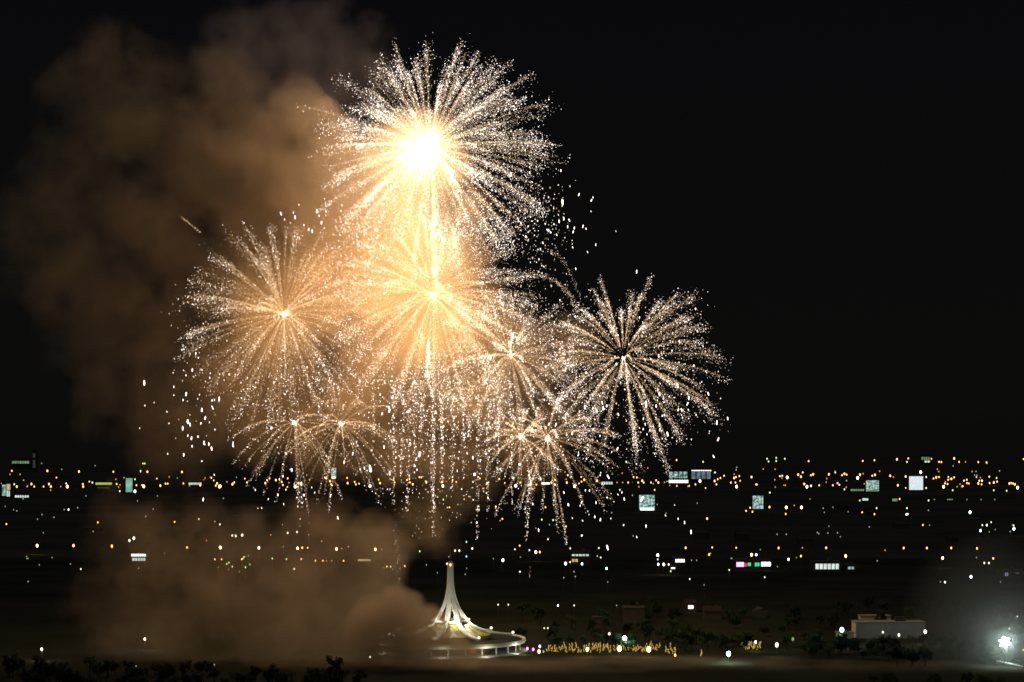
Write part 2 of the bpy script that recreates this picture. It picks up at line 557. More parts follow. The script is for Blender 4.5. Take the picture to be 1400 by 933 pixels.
comet([(586, 466), (586, 490), (587, 506), (585, 520), (592, 544)], 420, [.3, .8, 1.5, .9, .2], .68, 'bright flame-shaped comet at the foot of the central burst', .32, 1135)
comet([(248, 297), (258, 305), (275, 319)], 130, .35, .38, 'lone orange spark streak at the upper left of the amber burst', .26)
comet([(688, 384), (715, 374), (740, 376), (762, 386), (778, 402), (790, 428)], 420, .8, .62, 'arching trail of sparks over the small right-hand burst', .22)
comet([(752, 342), (766, 352), (776, 366), (784, 384), (794, 408)], 110, .6, .62, 'thin curved line of sparks above the rightmost burst', .20)
comet([(724, 790), (725, 775)], 24, .4, .42, 'short faint streak of sparks low over the dark park', .2)
comet([(539, 690), (542, 745), (546, 800)], 60, .7, .5, 'dotted spark streak falling through the brown ground smoke', .22, 1030)

strands = [(538, 520, 690), (552, 530, 660), (566, 520, 640), (575, 520, 620), (592, 530, 700), (590, 600, 735), (604, 525, 662), (620, 540, 668), (632, 530, 650), (655, 540, 738),
           (668, 520, 700), (682, 540, 650), (700, 560, 690), (510, 520, 610), (604, 540, 600), (642, 520, 600), (560, 560, 700), (725, 640, 740)]
for x, y0, y1 in strands:
    n = int((y1 - y0) * 1.1)
    t = N.random(n) ** 1.25
    xs = x + N.normal(0, 2.2, n) * (1 - .5 * t) + N.normal(0, 2) * t
    ys = y0 + (y1 - y0) * t
    A = np.array([P(a, b, YF) for a, b in zip(xs, ys)])
    c = np.array(P(x, y0, YF))
    o = sparks('spark_strand', A - c[None], (.15 + N.exponential(.11, n)).clip(.14, .5), np.clip(N.normal(.68, .15, n), .3, 1), stretch=1.9)
    o.location = c
    tag(o, 'thin vertical strand of white sparks raining below the central burst', 'spark strand', 'strands of sparks below the central burst')

# loose embers: the larger ones one by one, the fine rain of them as one object
def ember_mesh(k):
    b = MB()
    b.drop((0, 0, 0), 1, 1.35 + .5 * k, 0, 1.9)
    if k == 2: b.drop((.9, .1, 2.4), .55, .9, 0, 1.2)
    me = b.build('falling_ember', SPARK, smooth=True)
    a = me.data.attributes.new('spark_heat', 'FLOAT', 'FACE')
    a.data.foreach_set('value', [(.82, .9, .95)[k]] * len(me.data.polygons))
    d = me.data
    bpy.data.objects.remove(me)
    return d


EMB = [ember_mesh(k) for k in range(3)]
regions = [  # x0, x1, y0, y1, count, where
    (205, 335, 500, 640, 46, 'falling below the left amber burst'),
    (395, 480, 282, 335, 26, 'drifting over smoke between the upper bursts'),
    (740, 845, 255, 390, 30, 'drifting right of the highest burst'),
    (860, 990, 520, 640, 46, 'falling below the rightmost burst'),
    (745, 870, 520, 660, 40, 'falling between the right-hand bursts'),
    (480, 700, 545, 690, 50, 'falling under the central burst'),
    (310, 480, 640, 720, 26, 'sinking past the far city lights on the left'),
    (690, 960, 640, 750, 34, 'sinking past the far city lights on the right')]
for x0, x1, y0, y1, n, wh in regions:
    for _ in range(n):
        o = bpy.data.objects.new('falling_ember', R.choice(EMB))
        s = min(.45, .15 + R.expovariate(11))
        o.scale = (s, s, s * R.uniform(1, 1.4))
        o.rotation_euler = (0, R.uniform(-.3, .5), R.random() * 6)
        o.location = P(R.gauss((x0 + x1) / 2, (x1 - x0) * .30), R.gauss(y0 + .45 * (y1 - y0), (y1 - y0) * .28), YF + R.uniform(-60, 60))
        col.objects.link(o)
        tag(o, 'tiny glowing white ember ' + wh, 'ember', 'embers ' + wh)
pp, rr = [], []
for x0, x1, y0, y1, n in ((300, 520, 470, 640, 500), (480, 720, 470, 660, 1400), (690, 860, 400, 640, 800), (820, 985, 400, 620, 520), (660, 790, 230, 420, 420), (440, 560, 280, 420, 500), (215, 330, 380, 600, 130), (500, 700, 640, 740, 160)):
    for _ in range(n):
        pp.append(P(R.triangular(x0, x1), R.triangular(y0, y1, y0 + .3 * (y1 - y0)), YF + R.uniform(-70, 70)))
        rr.append(.15 + R.expovariate(1 / .12))
o = sparks('falling_sparks', np.array(pp), np.array(rr).clip(.13, .6), np.clip(N.normal(.68, .17, len(pp)), .2, 1), stretch=2.0)
tag(o, 'fine rain of sparks shed by all the bursts', 'sparks', None, 'stuff')

# ------------------------------------------------------------------ the pavilion
PY_ = 1064.0
pc = P(616, 890, PY_); pc.z = 0
S_ = PY_ / F
pav = empty('pavilion', pc, 'white spired pavilion with flaring ribs, half hidden by brown smoke', 'pavilion')


def rib(prof, az, w0, w1, t):
    """a curved beam in the plane of azimuth az: prof is (radius, height)"""
    ca, sa = math.cos(az), math.sin(az)
    vs, fs = [], []
    n = len(prof)
    for i, (r, h) in enumerate(prof):
        a = prof[max(0, i - 1)]; b = prof[min(n - 1, i + 1)]
        tx, tz = b[0] - a[0], b[1] - a[1]
        ln = math.hypot(tx, tz)
        nx, nz = -tz / ln, tx / ln
        if nx < 0: nx, nz = -nx, -nz
        w = (w0 + (w1 - w0) * i / (n - 1)) / 2
        for s, q in ((-1, 0), (1, 0), (1, -1), (-1, -1)):
            rr_, hh = r + nx * q * t, h + nz * q * t
            vs.append((rr_ * ca - s * w * sa, rr_ * sa + s * w * ca, hh))
    for i in range(n - 1):
        for k in range(4):
            fs.append((i * 4 + k, i * 4 + (k + 1) % 4, i * 4 + 4 + (k + 1) % 4, i * 4 + 4 + k))
    fs += [(3, 2, 1, 0), tuple((n - 1) * 4 + k for k in range(4))]
    return MB().poly(vs, fs)


def curve(pts, n=16):
    out = []
    for i in range(n):
        t = i / (n - 1) * (len(pts) - 1)
        k = min(int(t), len(pts) - 2)
        p = [pts[max(0, min(len(pts) - 1, k + j))] for j in (-1, 0, 1, 2)]
        u = t - k
        out.append(tuple(.5 * (2 * p[1][a] + (p[2][a] - p[0][a]) * u + (2 * p[0][a] - 5 * p[1][a] + 4 * p[2][a] - p[3][a]) * u * u + (3 * p[1][a] - p[0][a] - 3 * p[2][a] + p[3][a]) * u ** 3) for a in (0, 1)))
    return out


az = [math.radians(a) for a in (0, -62, -103, -152, 150, 100, 50)]
up = curve([(1.55, 46.5), (1.6, 40), (2.0, 34), (2.9, 29), (4.7, 24), (7.0, 20), (9.6, 16.4)])
lowp = curve([(8.8, 17.0), (12.5, 13.9), (18, 11.6), (25, 10.0), (33, 9.3)])
for a in az:
    rib(up, a, 1.3, 2.4, 1.1).build('upper_rib', M['white_paint'], pav)
    rib(lowp, a, 2.2, 2.6, .9).build('lower_rib', M['white_paint'], pav)
    for r, h, s in ((33.3, 9.9, .75), (9.9, 16.9, .55)):
        MB().drop((r * math.cos(a), r * math.sin(a), h), s, s, 0).build('rib_lamp', G['white'], pav)
MB().lathe([(1.5, 29), (1.25, 36), (1.15, 44), (1.1, 46.6), (.9, 47.6)], 14).build('spire_core', M['white_paint'], pav, smooth=True)
MB().lathe([(.55, 47.6), (.4, 51), (.12, 54)], 8).build('finial', M['gold_roof'], pav)
MB().drop((0, -1.7, 46), .5, .7).build('spire_lamp', G['sodium'], pav)
MB().lathe([(8.2, 15.6), (10.3, 15.6), (10.3, 16.5), (8.2, 16.5)], 48, cap=False).build('upper_ring', M['white_paint'], pav)
MB().lathe([(9.0, 15.5), (12, 12.6), (16, 10.5), (21.5, 9.0), (21.5, 7.4), (9, 7.4)], 56, cap=False).build('roof', M['gold_roof'], pav, smooth=False)
MB().lathe([(9, 7.3), (24, 6.4), (38.5, 6.2), (38.5, 4.7), (30, 4.5), (9, 4.5)], 72, cap=False).build('canopy', surf('canopy_unlit', (.06, .06, .055), (.045, .045, .04), .4, .95, spec=0), pav)  # dark base colour stands in for the shade on the canopy top
MB().lathe([(38.51, 4.5), (38.51, 6.5), (40.0, 6.9), (40.3, 5.7), (39.6, 4.7), (38.51, 4.5)], 72, cap=False).build('canopy_rim', M['white_paint'], pav)
MB().lathe([(41, -.2), (41, .45), (38, .9), (.1, .9)], 72, cap=False).build('podium', M['concrete'], pav)
MB().lathe([(24, .9), (24, 4.5)], 48, cap=False).build('wall', M['dark_wall'], pav)
for k in range(26):
    a = 2 * math.pi * (k + .5) / 26
    MB().lathe([(.42, .9), (.38, 4.7)], 8, cx=37.2 * math.cos(a), cy=37.2 * math.sin(a)).build('column', M['white_paint'], pav)
dx = (647 - 616) * S_
dw = MB().box(dx - 1.9, dx + 1.9, -21.4, -21.2, 1.0, 3.4)
dw.build('doorway', G['win_red'], pav)
for a, r, h, w in ((-62, 43, 2.6, 1500), (-95, 43, 2.6, 1500), (-30, 43, 2.6, 1500), (-2, 43, 2.6, 900), (-150, 43, 2.6, 1500)):
    point_light('roof_floodlight', (r * math.cos(math.radians(a)), r * math.sin(math.radians(a)), h), (1, .98, .72), w, .4, pav)
for a in (-10, -80, -130, 170):
    a = math.radians(a)
    point_light('spire_floodlight', (11.5 * math.cos(a), 11.5 * math.sin(a), 17.4), (1, .96, .76), 4800, .4, pav)

# ------------------------------------------------------------------ trees of the park
def tree_mesh(seed, h, rw, leaf, n):
    r = random.Random(seed)
    t = MB()
    t.lathe([(.32, 0), (.24, h * .25), (.16, h * .5), (.05, h * .8)], 7)
    for _ in range(6):
        a, q = r.random() * 6.28, r.uniform(.5, .85)
        z = h * r.uniform(.28, .5)
        ex, ey, ez = math.cos(a) * rw * q, math.sin(a) * rw * q, z + h * r.uniform(.12, .3)
        t.poly([(.09, 0, z), (-.06, .08, z), (-.06, -.08, z), (ex, ey, ez)], [(0, 1, 3), (1, 2, 3), (2, 0, 3)])
    c = MB()
    lobes = []
    for _ in range(13):
        a, q = r.random() * 6.28, r.random() ** .5 * .72
        lobes.append((math.cos(a) * rw * q, math.sin(a) * rw * q, h * r.uniform(.42, .88), rw * r.uniform(.25, .48)))
    for _ in range(n):
        L = r.choice(lobes)
        d = Vector((r.gauss(0, 1), r.gauss(0, 1), r.gauss(0, .8))).normalized() * L[3] * r.random() ** .4
        p = Vector(L[:3]) + d
        u = Vector((r.gauss(0, 1), r.gauss(0, 1), r.gauss(0, 1))).normalized()
        v = u.orthogonal().normalized()
        s = leaf * r.uniform(.5, 1.3)
        c.poly([p - u * s, p + v * s * .5, p + u * s, p - v * s * .5], [(0, 1, 2, 3)])
    return t, c


protos = []
for k, (h, rw) in enumerate(((8.5, 3.6), (10.5, 3.4), (6.5, 4.0), (5.0, 2.6))):
    t, c = tree_mesh(30 + k, h, rw, .40, 900)
    to = t.build('trunk', M['bark']); co = c.build('crown', M['leaf_lamplit'] if k == 3 else M['leaf'])
    protos.append((to.data, co.data, h))
    bpy.data.objects.remove(to); bpy.data.objects.remove(co)


def tree(px, py_base, k, s, label, group):
    Y = GY(py_base)
    p = P(px, py_base, Y)
    root = empty('tree', (p.x, Y, 0), label, 'tree', group, R.random() * 6)
    s *= R.uniform(.85, 1.15)
    for nm, me in (('trunk', protos[k][0]), ('crown', protos[k][1])):
        o = bpy.data.objects.new(nm, me)
        o.parent = root
        o.scale = (s, s, s)
        col.objects.link(o)


for i in range(86):   # bottom-left silhouette belt
    x = R.uniform(-15, 500)
    tree(x, R.uniform(924, 944) + (8 if x > 380 else 0), R.choice((0, 1, 2)), R.uniform(.7, 1.15), 'dark leafy tree in the black belt along the bottom left edge', 'trees of the bottom left belt')
for i in range(36):
    tree(R.uniform(1075, 1275), R.uniform(884, 903), R.choice((0, 2, 2)), R.uniform(.8, 1.2), 'dark tree in the clump before the long white hall', 'trees in front of the white hall')
for i in range(26):
    tree(R.uniform(1225, 1400), R.uniform(893, 912), R.choice((0, 1, 2)), R.uniform(.7, 1.1), 'dark park tree between the white hall and the big floodlight', 'trees near the big floodlight')
for i in range(40):
    tree(R.uniform(745, 1080), R.uniform(878, 893), R.choice((0, 1, 2)), R.uniform(.7, 1.1), 'shadowy park tree behind the golden festoon lights', 'trees behind the golden lights')
for i in range(76):
    tree(R.uniform(700, 1400), R.uniform(838, 878), R.choice((0, 1, 2)), R.uniform(.8, 1.2), 'dim tree in the unlit woods behind the park', 'trees in the unlit woods')
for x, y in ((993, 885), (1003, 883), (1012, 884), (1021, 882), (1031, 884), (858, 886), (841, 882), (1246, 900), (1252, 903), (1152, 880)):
    tree(x, y, 3, R.uniform(.9, 1.5), 'small tree near a park lamp, lamplight put into its pale green leaves', 'trees with lamplight in their leaf colour')
for i in range(12):
    tree(R.uniform(1180, 1400), R.uniform(936, 950), R.choice((0, 2)), .9, 'dark tree top poking up at the bottom right edge', 'trees at the bottom right edge')

# golden festoon-lit posts along the lake side
for x0, x1, y, n in ((746, 802, 890, 26), (802, 836, 890, 20), (838, 864, 889, 8), (864, 902, 889, 22), (908, 924, 892, 8), (957, 961, 897, 2), (1012, 1040, 886, 16)):
    for i in range(n):
        x = x0 + (x1 - x0) * (i + R.uniform(.1, .9)) / n
        yb = y + R.uniform(-4, 4)
        Y = GY(yb)
        p = P(x, yb, Y)
        h = R.uniform(1.6, 4.2)
        b = MB().box(-.06, .06, -.06, .06, 0, h + .5, 1)
        zz = .8
        while zz < h:
            b.drop((R.uniform(-.35, .35), -.1, zz), R.uniform(.16, .34), R.uniform(.3, .6), 0, n=6)
            zz += R.uniform(.5, 1.1)
        o = b.build('festoon_post', [G['gold'], M['metal']], loc=(p.x, Y, 0))
        tag(o, 'slim post strung with small golden bulbs beyond the lawn', 'festoon post', 'golden festoon posts')

# ------------------------------------------------------------------ lamps of the park and the city
def lamp(px, py, g, w, label, group, h=9.0, name='street_lamp', cat='street lamp', light=None, asp=1.45):
    """a lamp on its post: glowing head seen at pixel (px, py), w photo pixels wide"""
    Y = GY(py, h)
    p = P(px, py, Y)
    r = w * .5 * Y / F
    t = max(.08, .12 * Y / F)
    b = MB().box(-t, t, -t, t, 0, h - r * .6, 1)
    b.box(-t * 2, t * 2, -t * 2, t * 2, 0, .6, 1)
    b.drop((0, 0, h), r, r * asp, 0)
    b.box(-r * .8, r * .8, -r * .8, r * .8, h + r * asp * 1.01, h + r * asp * 1.15, 1)
    o = b.build(name, [G[g], M['metal']], loc=(p.x, Y, 0), smooth=False)
    tag(o, label, cat, group)
    if light:
        point_light('lamp_light', (0, -r * 1.4 - .3, h), light[0], light[1], max(.3, r * .4), o)
    return o


SIZE = {'d': 1.4, 's': 1.7, 'm': 2.2, 'b': 2.9}
GLOW = {'o': 'sodium', 'od': 'sodium_dim', 'ob': 'sodium_hot', 'w': 'white', 'wd': 'white_dim', 'wb': 'white_hot', 'g': 'green', 'gd': 'green_dim', 'u': 'blue', 'c': 'cyan', 'v': 'violet', 'p': 'magenta'}
HUE = {'o': 'orange', 'od': 'faint orange', 'ob': 'bright amber', 'w': 'white', 'wd': 'faint pale', 'wb': 'bright white', 'g': 'yellow-green', 'gd': 'faint greenish', 'u': 'blue', 'c': 'icy white', 'v': 'violet-white', 'p': 'magenta'}
lights = []
def add(ox, oy, k, txt):
    for it in txt.split():
        a = it.split(',')
        c = a[2] if len(a) > 2 else 'o'
        s = a[3] if len(a) > 3 else ('b' if c in ('ob', 'wb') else 'd' if c.endswith('d') else 's')
        lights.append((ox + float(a[0]) / k, oy + float(a[1]) / k, c, s))


add(0, 600, 4, '65,176 55,195,od 259,176,o,m 432,180,o,m 620,181 806,181,o,m 995,182,o,m 78,250 92,262,o,m 148,262,od 172,248,o,m 187,262 238,262 268,248,o,m 278,262,o,m 277,282,od 332,262,od 362,245 368,262,ob '
    '453,248 455,262,o,m 505,240,w 548,262 600,238,w 638,248 655,287,w 738,222,g 738,288,wb 746,255 786,261,ob 877,257,o,m 905,246 917,246 1003,245 1095,255,o,m 1187,245,o,m 1200,262,ob 1272,248,o,m 1180,257 '
    '520,148,gd 782,136,g 792,136,g 470,313,gd 375,388,w,m 35,467 535,458 205,440,gd 955,455 1087,440,g 1175,453,od 708,557,w,b 732,545,wb 203,585,ob 402,585,o,b 612,588,o,b 793,590,wb 1023,595,o,m 1206,596,wb 1130,557,od '
    '153,655,gd 215,690,gd 385,685,gd 442,713,w 145,645,gd 285,650,gd 900,627,gd 1193,703,gd 1175,660 1212,660 1240,685,g 1252,678,g 1270,700,g 1322,660 1335,647,g 1342,704,g 1367,688,g 1310,728,gd 1250,715,gd '
    '1270,530,w,m 1290,533,w,m 1325,527,w,b 10,245 425,378,wd 295,430,wd 92,395,wd 230,415,wd 338,168,gd 228,135,gd 110,195,od 838,385,wd 1150,212,od 970,215,gd 1293,212,gd')
add(300, 500, 3.11, '3,513,ob 55,505,o,m 63,497 117,497,w 195,500,o,m 213,480 240,487,o,m 265,495 270,508 290,480 322,515,wb 337,500,o,m 455,480 470,492,o,m 475,505 543,478 545,500,o,m 575,495 580,505 640,512,wb 677,485 683,500,o,m '
    '740,487 745,497 797,487 808,483 810,497 822,505,o,m 850,475 858,475 880,497,w,m 950,512,wb 947,495,o,m 1007,495 1078,495,w 1085,463,wb 1107,480 1190,482 952,570,g 978,603 1175,600 1203,652 '
    '3,773,wb 168,775,wb 332,777,ob 352,775,o,m 375,775 498,780,ob 520,778,od 548,770,od 663,782,ob 690,782,od 852,790,g 1002,787,w,m 1020,787,w,m 1050,812,u 1075,778,w,m 1205,828,c,b 272,770,od 8,823,gd 100,820,g 113,855,gd 130,848,gd '
    '225,821,g 285,823,g 348,823 318,865,w,m 408,830 440,830 455,830,od 478,830,od 528,830 712,855 728,855,g 788,853 880,848,wd 968,843,w,m 992,853,o 435,747,od 95,722,w,m 68,722,w 290,712,w,m 330,708,w,m 218,720,od 380,720,wd '
    '455,385,g 850,420,wd 820,425,gd 700,860,gd 145,520,wd 1030,525,g 1050,750,g')
add(700, 600, 4, '8,215,o,m 20,258,wb 45,240 92,200,w,m 133,252 157,222,w,m 165,235 215,240,o,m 235,225 300,240,o,m 305,200,w 342,260,ob 380,235 395,225,o,m 465,230,o,m 482,200,w 545,237 575,240,od 605,240,od 635,240 665,210 683,212 690,240 712,230,o,m '
    '720,240 760,240 788,228 800,240,o,m 1028,232,ob 1055,225,w,m 1108,232,o,m 1125,222 1140,215 1160,203 1197,240 1215,215,o,m 1225,210 1243,205 1228,262,ob 1222,240,w 1310,210,w,m 1335,250 1003,250,w 1118,250,w 590,280,g 780,280,g 1045,127,g 1395,110,g 900,117 625,127,w '
    '183,375 163,443,g 225,445,w 205,470,wd 295,480,w 1067,437,o,m 1280,395 1302,378 1315,400 197,550,w 382,530,w,m 42,585 16,605,w 95,610,w 130,620,ob 152,620,o,m 318,600,w 350,620,ob 373,622,o,m 330,637,c 353,635,c 367,635,w,m 385,635,w 420,635,c '
    '293,683,c,b 318,675 383,685,c,m 517,710,c,m 40,727,gd 338,727,gd 950,597,o,m 1095,595 1226,597 1078,634,o,m 1310,635,ob 1336,635,v,m 797,637,v,b 797,660,w 800,687,c,m 830,688,wb 857,688,w,m 868,725,g 982,665,wd 1010,665,wd '
    '1188,718,g 1382,758,w 1358,607,gd 85,105,gd 150,95,gd 425,175,wd 400,165,wd 447,190,wd 1110,185,w 475,598,w 485,650,w 520,322,w 545,405,wd')
add(1050, 600, 4, '3,125,g 45,105,g 45,122,g 92,110,g 222,123 518,122 582,118 705,113,o,m 767,108 760,127 893,110 1018,108,o,m 935,127 948,128 1045,127 1080,127,od 1150,128 1195,130 1398,112 '
    '78,203,w 65,205 105,212,ob 165,197,o,m 180,208,o,m 190,185 235,200 247,195,o,m 333,195,o,m 368,185,g 405,200 418,192,o,m 430,197 490,215,wb 503,197,o,m 570,203 585,198,o,m 668,203,o,m 685,210,od 753,207,o,m 835,183,wb 710,255,o,m 905,218 920,212,o,m 935,210 985,225 1003,220,o,m 1018,212 '
    '960,263,wb 968,245 982,248 1072,230 1087,225 1088,243 1098,245 1065,260 1150,245,o,m 1155,230 1170,230,w,m 1168,250 1210,208 1212,243 1235,240,o,m 1250,215,g 1253,235 1320,245,o,m 1330,243 1340,245 1350,250,o,m 1365,268,wb 1235,282,g 1305,285,g 1010,282,g 1130,200,wd 1143,200,wd '
    '198,248,o,m 213,263,wb 235,258,w,m 280,255 355,255 380,243,p 390,252 418,277,w 95,255,od 318,238,od 865,210,w 865,270,w 40,265,wd 10,295,w 230,330,gd 502,338,g 720,330 878,338,w 910,333,gd 1088,333,gd 1165,333,gd 1240,333,gd '
    '8,374,o,m 100,376,ob 143,365,od 183,376,ob 97,412 308,403,gd 355,375,gd 438,400,gd 515,403 582,413 594,380,w 760,380,w 757,415,c 765,412,w 1105,402,c,b 1172,473,w 1197,473,c 1162,503,c,m 1220,457,g 1210,510,gd 1243,497,gd 1343,475,w 1345,493,c,b 1325,508,wd 847,472 '
    '50,523,wd 100,523,wd 270,513,wd 380,515,wd 58,598,o,m 188,597,od 318,597,o,m 742,598,o,m 869,598,o,m 1002,598,o,m 1143,600,o,m 180,642,o,m 112,660,c,m 425,642,ob 955,653,ob 1232,655,o,m 1183,680,w,m 1208,680,w,m 1110,755,c,b 943,783,wd 968,785,c 1140,650,wd 640,610,od')
add(0, 0, 1, '603,836.5,wd 619,835,w 630,835,w 681,827,w 695,827,w 763,828,c 785,828,w 744,859,g 749,859,w 943,792,w 1391,843,g 1380,860,w,m 1399,889,o 1159,831,o 1245,833,o,m 711,782,w 785,782,gd 843,828,wd 506,898.5,w 498,884,od 293,909,wd 198,874,wb 57,888,wb 186,911,wd')

for x0, x1, y0, y1, n, cs in ((0, 1400, 652, 668, 62, ('od', 'od', 'o')), (760, 1400, 640, 662, 22, ('od',)), (0, 1400, 672, 735, 34, ('wd', 'gd')), (0, 1400, 755, 800, 22, ('wd', 'gd')), (760, 1400, 632, 645, 8, ('wd',))):
    for _ in range(n):
        lights.append((R.uniform(x0, x1), R.uniform(y0, y1), R.choice(cs), 'd'))
for (x, y, c, s) in lights:
    if y < 640: band = 'in the farthest scattered row right under the horizon'
    elif y < 672: band = 'in the dense row of city lights under the horizon'
    elif y < 735: band = 'among dark blocks nearer than the dense row of lights'
    elif y < 766: band = 'along the level road halfway down the city'
    elif y < 812: band = 'in the dark streets just behind the park'
    else: band = 'out in the dark park'
    side = 'far left' if x < 300 else 'below the fireworks' if x < 800 else 'right side'
    nm = 'street_lamp' if c[0] == 'o' else 'lamp_post'
    lab = '%s lamp %s, %s' % (HUE[c], band, side)
    bigs = c in ('ob', 'wb') and y > 735
    lt = None
    if bigs: lt = ((1, .55, .2) if c == 'ob' else (1, .9, .7), 1200)
    h = 9.0 if y < 830 else 6.0
    lamp(x, y, GLOW[c], SIZE[s], lab, HUE[c] + ' lamps ' + band + ' ' + side, h, nm, nm.replace('_', ' '), lt)

# bigger, single park lamps
fY = GY(878, 12)
fp = P(1373, 878, fY)
fl = empty('floodlight', (fp.x, fY, 0), 'blinding white floodlight on a mast near the lower right corner', 'floodlight')
MB().lathe([(.3, 0), (.14, 13)], 10).build('mast', M['metal'], fl)
for k in range(12):  # ring of heads added to spread the lamp as wide as its glare
    a = 2 * math.pi * k / 12 + .2
    rr_ = 2.35 if k % 2 else 1.3
    hx, hz = rr_ * math.cos(a), 12 + rr_ * math.sin(a)
    hd = MB().box(hx - .6, hx + .6, -.7 - .02 * k, -.1, hz - .5, hz + .5).build('glare_housing', M['metal'], fl)
    MB().box(hx - .55, hx + .55, -.78 - .02 * k, -.71 - .02 * k, hz - .45, hz + .45).build('glare_head', G['teal_hot'], hd)
MB().drop((0, -1.1, 12), 1.5, 1.5, n=12).build('centre_lamp', G['teal_hot'], fl)
point_light('lamp_light', (0, -4, 12), (.86, 1, .95), 16e3, 2.0, fl)
lamp(1151, 861.5, 'cyan', 5.5, 'white floodlight at the left end of the long hall', None, 9, 'floodlight', 'floodlight', ((.8, .95, 1), 5e3), 1.2)
lamp(1145, 877, 'cyan', 2.5, 'small icy lamp under the floodlight by the annex', None, 4, 'lamp_post', 'lamp post')
lamp(1207, 864.6, 'white', 2.6, 'small lamp before the middle of the white hall', None, 5, 'lamp_post', 'lamp post')
lamp(1229, 868.5, 'white', 3.2, 'lamp among treetops before the white hall', None, 7, 'lamp_post', 'lamp post', ((1, 1, .9), 600))
lamp(1265, 864, 'white_hot', 3.8, 'round white lamp at the right end of the white hall', None, 7, 'lamp_post', 'lamp post', ((1, 1, .9), 900))
lamp(854, 873, 'teal_hot', 5.5, 'teal-white park lamp above the festoon posts', None, 7, 'lamp_post', 'lamp post', ((.6, 1, .9), 2600), 1.2)
lamp(996, 894, 'teal_hot', 5.5, 'teal-white park lamp low beside the festoon posts', None, 5, 'lamp_post', 'lamp post', ((.6, 1, .9), 2600), 1.2)
lamp(833, 867, 'white', 3.2, 'small white park lamp left of the teal lamp', None, 7, 'lamp_post', 'lamp post', ((.7, 1, .8), 600))
lamp(803, 888, 'sodium_hot', 3.8, 'amber park lamp nearest the pavilion among festoon posts', None, 4, 'lamp_post', 'lamp post', ((1, .6, .2), 700))
lamp(847, 887, 'sodium_hot', 5.5, 'large amber park lamp under the teal lamp', None, 4, 'lamp_post', 'lamp post', ((1, .6, .2), 900))
lamp(887, 888, 'sodium_hot', 5.5, 'large amber park lamp right of its twin', None, 4, 'lamp_post', 'lamp post', ((1, .6, .2), 900))
lamp(923, 896, 'sodium', 2.8, 'small orange park lamp at the end of the festoon posts', None, 3, 'lamp_post', 'lamp post')
lamp(1033, 878, 'cyan', 2.6, 'small icy park lamp among lit pale trees', None, 5, 'lamp_post', 'lamp post', ((.5, 1, .7), 900))
lamp(1062, 882, 'white_hot', 4.2, 'warm white globe lamp over dark bushes', None, 6, 'lamp_post', 'lamp post', ((1, .9, .75), 700))
lamp(1084, 874, 'green_dim', 3.4, 'faint green park lamp behind the bushes', None, 6, 'lamp_post', 'lamp post', ((.4, 1, .6), 500))
lamp(532.6, 867, 'white_hot', 3.0, 'white lamp by the smoke-veiled left eave of the pavilion', None, 9, 'lamp_post', 'lamp post', ((1, .9, .5), 500))
# stage lights right of the pavilion
for x, y, g, w, t in ((721, 887, 'magenta', 2.8, 'magenta stage light nearest the pavilion'), (729, 888, 'magenta', 2.8, 'second magenta stage light from the pavilion'), (738, 884, 'blue', 3.2, 'tall blue stage light above the orange one'),
                      (737, 891, 'sodium_hot', 3.4, 'orange-white stage light under the blue one'), (743, 891, 'white_dim', 2.6, 'dim white stage light at the right end')):
    lamp(x, y, g, w, t, None, 3.5 if y > 885 else 5, 'stage_light', 'stage light')

# ------------------------------------------------------------------ buildings
def bld(px0, px1, pyt, pyb, label, wall='dark_wall', depth=20, wins=(), roof='slab', cat='building', name='building'):
    """wins: (x0, x1, y0, y1, glow, n) in photo pixels: n panes side by side on the front"""
    Y = GY(pyb)
    k = Y / F
    cx = (px0 + px1) / 2
    p = P(cx, pyb, Y)
    w, h = (px1 - px0) * k, (pyb - pyt) * k
    root = empty(name, (p.x, Y, 0), label, cat)
    MB().box(-w / 2, w / 2, 0, depth, 0, h).build('wall', M[wall], root)
    if roof == 'slab':
        MB().box(-w / 2 - .4, w / 2 + .4, -.4, depth + .4, h + .003, h + .5).build('roof', M['concrete' if wall == 'white_paint' else 'dark_wall'], root)
        if w > 8: MB().box(w * .1, w * .25, depth * .4, depth * .7, h + .503, h + .5 + min(2.5, .3 * h)).build('roof_plant', M['metal'], root)
    elif roof == 'gable':
        MB().poly([(-w / 2 - .5, -.6, h), (w / 2 + .5, -.6, h), (w / 2 + .5, depth + .6, h), (-w / 2 - .5, depth + .6, h), (-w / 2 - .5, depth / 2, h + min(w, depth) * .3), (w / 2 + .5, depth / 2, h + min(w, depth) * .3)],
                  [(0, 3, 2, 1), (0, 1, 5, 4), (2, 3, 4, 5), (1, 2, 5), (3, 0, 4)]).build('roof', M['roof_tile'], root)
    elif roof == 'dome':
        MB().lathe([(w * .42 * math.cos(a), h + w * .3 * math.sin(a)) for a in (0, .3, .6, .9, 1.2, 1.5)], 20, cy=depth / 2).build('roof', M['dark_wall'], root, smooth=True)
    for (x0, x1, y0, y1, g, n) in wins:
        for i in range(n):
            a = x0 + (x1 - x0) * i / n; b = x0 + (x1 - x0) * (i + (1 if n == 1 else .78)) / n
            zt, zb = h - (y0 - pyt) * k, h - (y1 - pyt) * k
            f = MB().box((a - cx) * k, (b - cx) * k, -.12, -.004, zb, zt).build('window', G[g], root)
            t_ = max(.06, .08 * k)
            fr = MB()
            fr.box((a - cx) * k - t_, (b - cx) * k + t_, -.16, -.004, zt + .003, zt + t_ + .003).box((a - cx) * k - t_, (b - cx) * k + t_, -.16, -.004, zb - t_ - .003, zb - .003)
            fr.build('window_frame', M['metal'], f)
    return root


